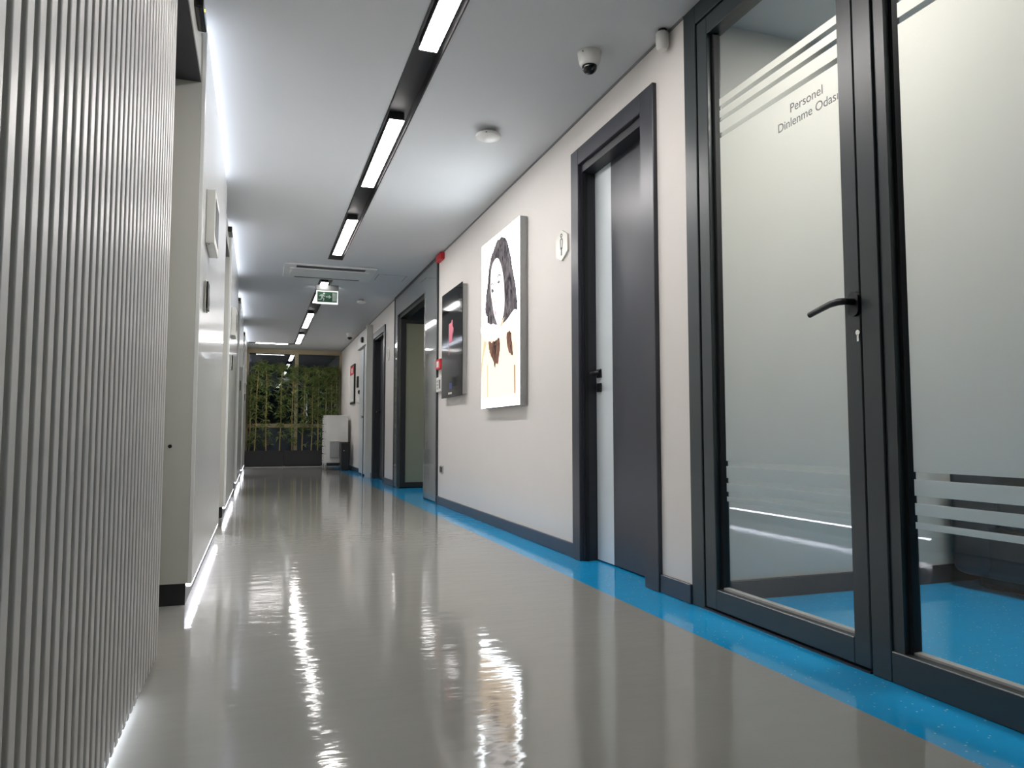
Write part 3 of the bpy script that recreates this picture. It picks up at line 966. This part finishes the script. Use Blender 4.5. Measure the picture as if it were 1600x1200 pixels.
dome(1.492, 3.17, 1.0, 'white dome security camera on the ceiling near the banded door')
dome(1.572, 13.78, 1.2, 'small dome camera on the ceiling near the far sliding door')
pd = thing('motion_detector', (1.72, 2.87, H), 'white rounded motion detector in the corner above the banded door', 'detector')
MB().lathe((1.722, 2.87, H), [(0.020, -0.0005), (0.020, -0.014)], seg=20).build('bracket', 'print_dark', pd)
MB().lathe((1.720, 2.87, H), [(0.024, -0.014), (0.029, -0.02), (0.030, -0.06), (0.028, -0.085), (0.020, -0.098), (0.008, -0.102)], seg=24).build('housing', 'white_plastic', pd, smooth=True)

# air conditioning vent
ac = thing('air_vent', (0.735, 8.6, H), 'white rectangular ceiling air conditioning vent with two long slots', 'air vent')
MB().box(0.235, 1.235, 8.25, 8.955, H - 0.020, H - 0.0005, bev=0.004).build('cover_plate', 'vent_white', ac)
MB().box(0.30, 1.17, 8.40, 8.83, H - 0.030, H - 0.020, bev=0.004).build('centre_panel', 'vent_white', ac)
for y0, y1 in ((8.28, 8.385), (8.845, 8.915)):
    s = MB().box(0.362, 1.11, y0, y1, H - 0.0215, H - 0.0198).build('slot', 'charcoal_dark', ac)
    MB().box(0.365, 1.107, (y0 + y1) / 2 - 0.004, (y0 + y1) / 2 + 0.004, H - 0.024, H - 0.0216).build('vane', 'charcoal', s)
# ceiling hatch
ht = thing('access_hatch', (1.43, 8.65, H), 'flush square ceiling hatch beside the air vent', 'hatch')
MB().box(1.30, 1.62, 8.55, 8.87, H - 0.003, H - 0.0005).build('lid', 'ceiling', ht)
MB().box(1.29, 1.63, 8.54, 8.88, H - 0.0015, H - 0.0003).build('frame', 'hatch_line', ht)

# exit sign
ex = thing('exit_sign', (0.785, 9.4, 2.34), 'green running man exit sign with arrow hanging from the ceiling', 'exit sign')
MB().box(0.648, 0.922, 9.385, 9.435, 2.510, H - 0.002, bev=0.003).build('housing', 'vent_grey', ex)
MB().box(0.652, 0.918, 9.40, 9.425, 2.338, 2.508, bev=0.002, seg=1).build('panel', 'white_sign', ex)
MB().box(0.665, 0.905, 9.398, 9.3995, 2.360, 2.492).build('green_field', 'green_sign', ex)


def sign_poly(name, pts, m='pale_print'):
    MB().prism([(0.665 + a * 0.24, 2.360 + b * 0.132) for a, b in pts], 9.396, 9.3978, axis='y').build(name, m, ex)


sign_poly('arrow', [(0.43, 0.46), (0.58, 0.46), (0.58, 0.32), (0.71, 0.52), (0.58, 0.72), (0.58, 0.58), (0.43, 0.58)])
sign_poly('door_symbol', [(0.76, 0.1), (0.97, 0.1), (0.97, 0.9), (0.76, 0.9)])
man = MB()
for pts in ([(0.30, 0.74), (0.37, 0.74), (0.39, 0.82), (0.37, 0.91), (0.31, 0.91), (0.28, 0.83)],
            [(0.17, 0.72), (0.30, 0.72), (0.29, 0.40), (0.20, 0.40)],
            [(0.17, 0.72), (0.09, 0.58), (0.12, 0.52), (0.21, 0.66)],
            [(0.29, 0.70), (0.40, 0.56), (0.37, 0.50), (0.27, 0.60)],
            [(0.24, 0.46), (0.36, 0.36), (0.33, 0.10), (0.28, 0.10), (0.30, 0.32), (0.20, 0.40)],
            [(0.20, 0.46), (0.16, 0.28), (0.04, 0.26), (0.04, 0.18), (0.20, 0.20), (0.27, 0.42)]):
    man.prism([(0.665 + a * 0.24, 2.360 + b * 0.132) for a, b in pts], 9.396, 9.3978, axis='y')
man.build('running_figure', 'pale_print', ex)

# ================================================================== FAR END: GLAZING, BAMBOO, TROLLEY, BIN
wi = struct_root('window_2', (0.75, YE, 0), 'glazed end wall with cream frame behind the bamboo')
MB().box(-0.26, W, YE - 0.03, YE + 0.07, 2.475, H).build('frame_head', 'cream', wi)
MB().box(-0.26, -0.215, YE - 0.03, YE + 0.07, 0, 2.475).build('frame_post', 'cream', wi)
MB().box(0.745, 0.822, YE - 0.03, YE + 0.07, 0, 2.475).build('frame_post', 'cream', wi)
MB().box(1.715, W, YE - 0.03, YE + 0.07, 0, 2.475).build('frame_post', 'cream', wi)
for x0, x1 in ((-0.215, 0.745), (0.822, 1.715)):
    MB().box(x0, x1, YE - 0.03, YE + 0.07, 0.845, 0.932).build('frame_rail', 'cream', wi)
    MB().box(x0, x1, YE + 0.01, YE + 0.018, 0.932, 2.475).build('glass_pane', 'night_glass', wi)
    MB().box(x0, x1, YE + 0.01, YE + 0.018, 0.0, 0.845).build('lower_pane', 'slate', wi)
struct(MB().box(-0.26, W, 16.45, 17.0, 0.0, 0.006).build('trim_3', 'grey_plastic'), 'pale floor strip before the end glazing')

PL = [(-0.245, 0.535, 'left dark planter box under the bamboo'), (0.54, 1.34, 'middle dark planter box under the bamboo'),
      (1.345, 1.735, 'short dark planter box behind the white trolley')]
for x0, x1, lab in PL:
    t = thing('planter_box', ((x0 + x1) / 2, 16.8, 0.006), lab, 'planter', 'bamboo planters')
    for a in ((x0, x1, 16.64, 16.66), (x0, x1, 16.93, 16.95)):
        MB().box(*a, 0.03, 0.345).build('side_board', 'planter', t)
    for a in ((x0, x0 + 0.02), (x1 - 0.02, x1)):
        MB().box(*a, 16.66, 16.93, 0.03, 0.345).build('end_board', 'planter', t)
    MB().box(x0 + 0.02, x1 - 0.02, 16.66, 16.93, 0.03, 0.31).build('soil', 'soil', t)
    MB().box(x0 + 0.03, x1 - 0.03, 16.67, 16.92, 0.006, 0.03).build('foot', 'black', t)

STEMS = [(-0.17, -0.16, 2.00), (-0.065, -0.02, 2.32), (0.163, 0.15, 2.27), (0.452, 0.47, 2.24), (0.70, 0.70, 2.22), (0.92, 0.97, 2.22),
         (1.12, 1.13, 2.20), (1.25, 1.25, 2.20), (1.41, 1.42, 2.24), (1.52, 1.54, 2.20), (1.64, 1.65, 2.22)]
S_LAB = ['tall bamboo plant hard against the left end of the planter', 'tall bamboo plant with leaning stem, second from the left',
         'tall bamboo plant with thick pale stem, third from the left', 'tall bamboo plant in the left planter, nearest its joint',
         'tall bamboo plant in front of the cream window post', 'tall bamboo plant just right of the cream window post',
         'tall bamboo plant just left of the white trolley', 'tall bamboo plant above the left edge of the white trolley',
         'tall bamboo plant above the middle of the white trolley', 'tall bamboo plant above the right edge of the white trolley',
         'tall bamboo plant against the right end post']


def add_leaf(bm, p, d, ln, wd):
    d = d.normalized()
    s = d.cross(Vector((0, 0, 1)))
    if s.length < 0.05:
        s = Vector((1, 0, 0))
    s.normalize()
    s = (Matrix.Rotation(random.uniform(-1, 1), 3, d) @ s)
    mid = p + d * ln * 0.45
    tip = p + d * ln + Vector((0, 0, -ln * 0.28))
    a = bm.verts.new(p)
    b = bm.verts.new(mid + s * wd)
    c = bm.verts.new(mid - s * wd)
    e = bm.verts.new(tip)
    bm.faces.new((a, b, c))
    bm.faces.new((b, e, c))


for (xb, xt, top), lab in zip(STEMS, S_LAB):
    yb = random.uniform(16.75, 16.84)
    t = thing('bamboo_plant', (xb, yb, 0.31), lab, 'plant', 'bamboo in the planters')
    path, rad = [], []
    n = 14
    for k in range(n + 1):
        s = k / n
        path.append((xb + (xt - xb) * s + 0.006 * math.sin(s * 9 + xb * 10), yb + 0.01 * math.sin(s * 7), 0.30 + (top - 0.12 - 0.30) * s))
        rad.append(0.0125 - 0.006 * s)
    MB().tube(path, rad, seg=8).build('stem', 'bamboo', t, smooth=True)
    nd = MB()
    for k in range(1, n):
        p = path[k]
        nd.lathe(p, [(rad[k] * 1.0, -0.006), (rad[k] * 1.25, 0), (rad[k] * 1.0, 0.006)], seg=8)
    nd.build('stem_nodes', 'bamboo', t, smooth=True)
    fo = MB()
    tw = MB()
    for k in range(74):
        z = 0.98 + (top - 0.98) * (random.random() ** 0.75)
        if random.random() < 0.16:
            z = random.uniform(0.42, 0.98)
        s = (z - 0.30) / (top - 0.12 - 0.30)
        s = min(1.0, s)
        c = Vector((xb + (xt - xb) * s, yb, min(z, top - 0.1)))
        az = random.uniform(0, 2 * math.pi)
        ln = random.uniform(0.05, 0.17)
        dr = Vector((math.cos(az), 0.55 * math.sin(az), random.uniform(0.1, 0.8)))
        e = c + dr.normalized() * ln
        e.y = min(e.y, 16.93)
        tw.tube([c, e], [0.003, 0.0015], seg=4)
        for q in range(10):
            w_ = random.uniform(0.25, 1.0)
            p = c.lerp(e, w_)
            a2 = random.uniform(0, 2 * math.pi)
            dd = Vector((math.cos(a2), 0.5 * math.sin(a2), random.uniform(-0.6, 0.7)))
            if p.y + dd.y * .1 > 16.94:
                dd.y = -abs(dd.y)
            if p.x > 1.58 and dd.x > 0 or p.x < -0.12 and dd.x < 0:
                dd.x *= 0.3
            add_leaf(fo.bm, p, dd, random.uniform(0.07, 0.15), random.uniform(0.006, 0.011))
    tw.build('twigs', 'bamboo', t)['kind'] = 'stuff'
    # leaves keep their own normals
    me = bpy.data.meshes.new('foliage')
    bmesh.ops.translate(fo.bm, verts=fo.bm.verts[:], vec=-Vector(t.location))
    for v in fo.bm.verts:
        if v.co.x + t.location.x > 1.70:
            v.co.x = 1.70 - t.location.x
        if v.co.x + t.location.x < -0.23:
            v.co.x = -0.23 - t.location.x
    fo.bm.to_mesh(me)
    fo.bm.free()
    me.materials.append(MATS['leaf'])
    o = bpy.data.objects.new('foliage', me)
    COL.objects.link(o)
    o.parent = t
    o['kind'] = 'stuff'

# trolley
tr = thing('trolley', (1.46, 15.15, 0), 'white drawer trolley on castors in front of the bamboo', 'trolley')
MB().box(1.262, 1.69, 14.92, 15.42, 0.155, 1.055, bev=0.004).build('body', 'white_plastic', tr)
MB().box(1.25, 1.70, 14.91, 15.43, 1.055, 1.075, bev=0.004).build('top', 'white_plastic', tr)
for k in range(6):
    z0 = 0.175 + k * 0.147
    dw = MB().box(1.236, 1.2615, 14.94, 15.40, z0, z0 + 0.125, bev=0.003).build('drawer', 'white_plastic', tr)
    MB().box(1.222, 1.236, 15.05, 15.29, z0 + 0.085, z0 + 0.10, bev=0.003).build('handle', 'grey_plastic', dw)
MB().box(1.235, 1.70, 14.90, 15.44, 0.140, 0.158, bev=0.005).build('bumper', 'white_plastic', tr)
for x, y in ((1.265, 14.96), (1.65, 14.96), (1.265, 15.38), (1.65, 15.38)):
    c = MB()
    c.lathe((x, y, 0.055), [(0.038, -0.018), (0.055, -0.013), (0.055, 0.013), (0.038, 0.018)], axis='x', seg=20)
    w = c.build('castor', 'tyre', tr)
    MB().box(x - 0.022, x + 0.022, y - 0.02, y + 0.035, 0.06, 0.140, bev=0.006).build('fork', 'white_plastic', w)
sbx = MB().box(1.345, 1.52, 14.83, 14.918, 0.24, 0.56, bev=0.004).build('side_bin', 'grey_plastic', tr)
MB().box(1.34, 1.525, 14.825, 14.918, 0.56, 0.575, bev=0.003).build('lid', 'white_plastic', sbx)
bn = thing('waste_bin', (1.61, 14.66, 0), 'narrow black waste bin beside the white trolley', 'bin')
MB().box(1.527, 1.682, 14.56, 14.80, 0.0, 0.53, bev=0.008).build('body', 'black', bn)
MB().box(1.522, 1.687, 14.555, 14.805, 0.53, 0.55, bev=0.004).build('lid', 'charcoal_dark', bn)
MB().lathe((1.58, 14.56, 0.385), [(0.012, 0.0), (0.012, -0.004)], axis='y', seg=14).build('badge', 'chrome', bn)
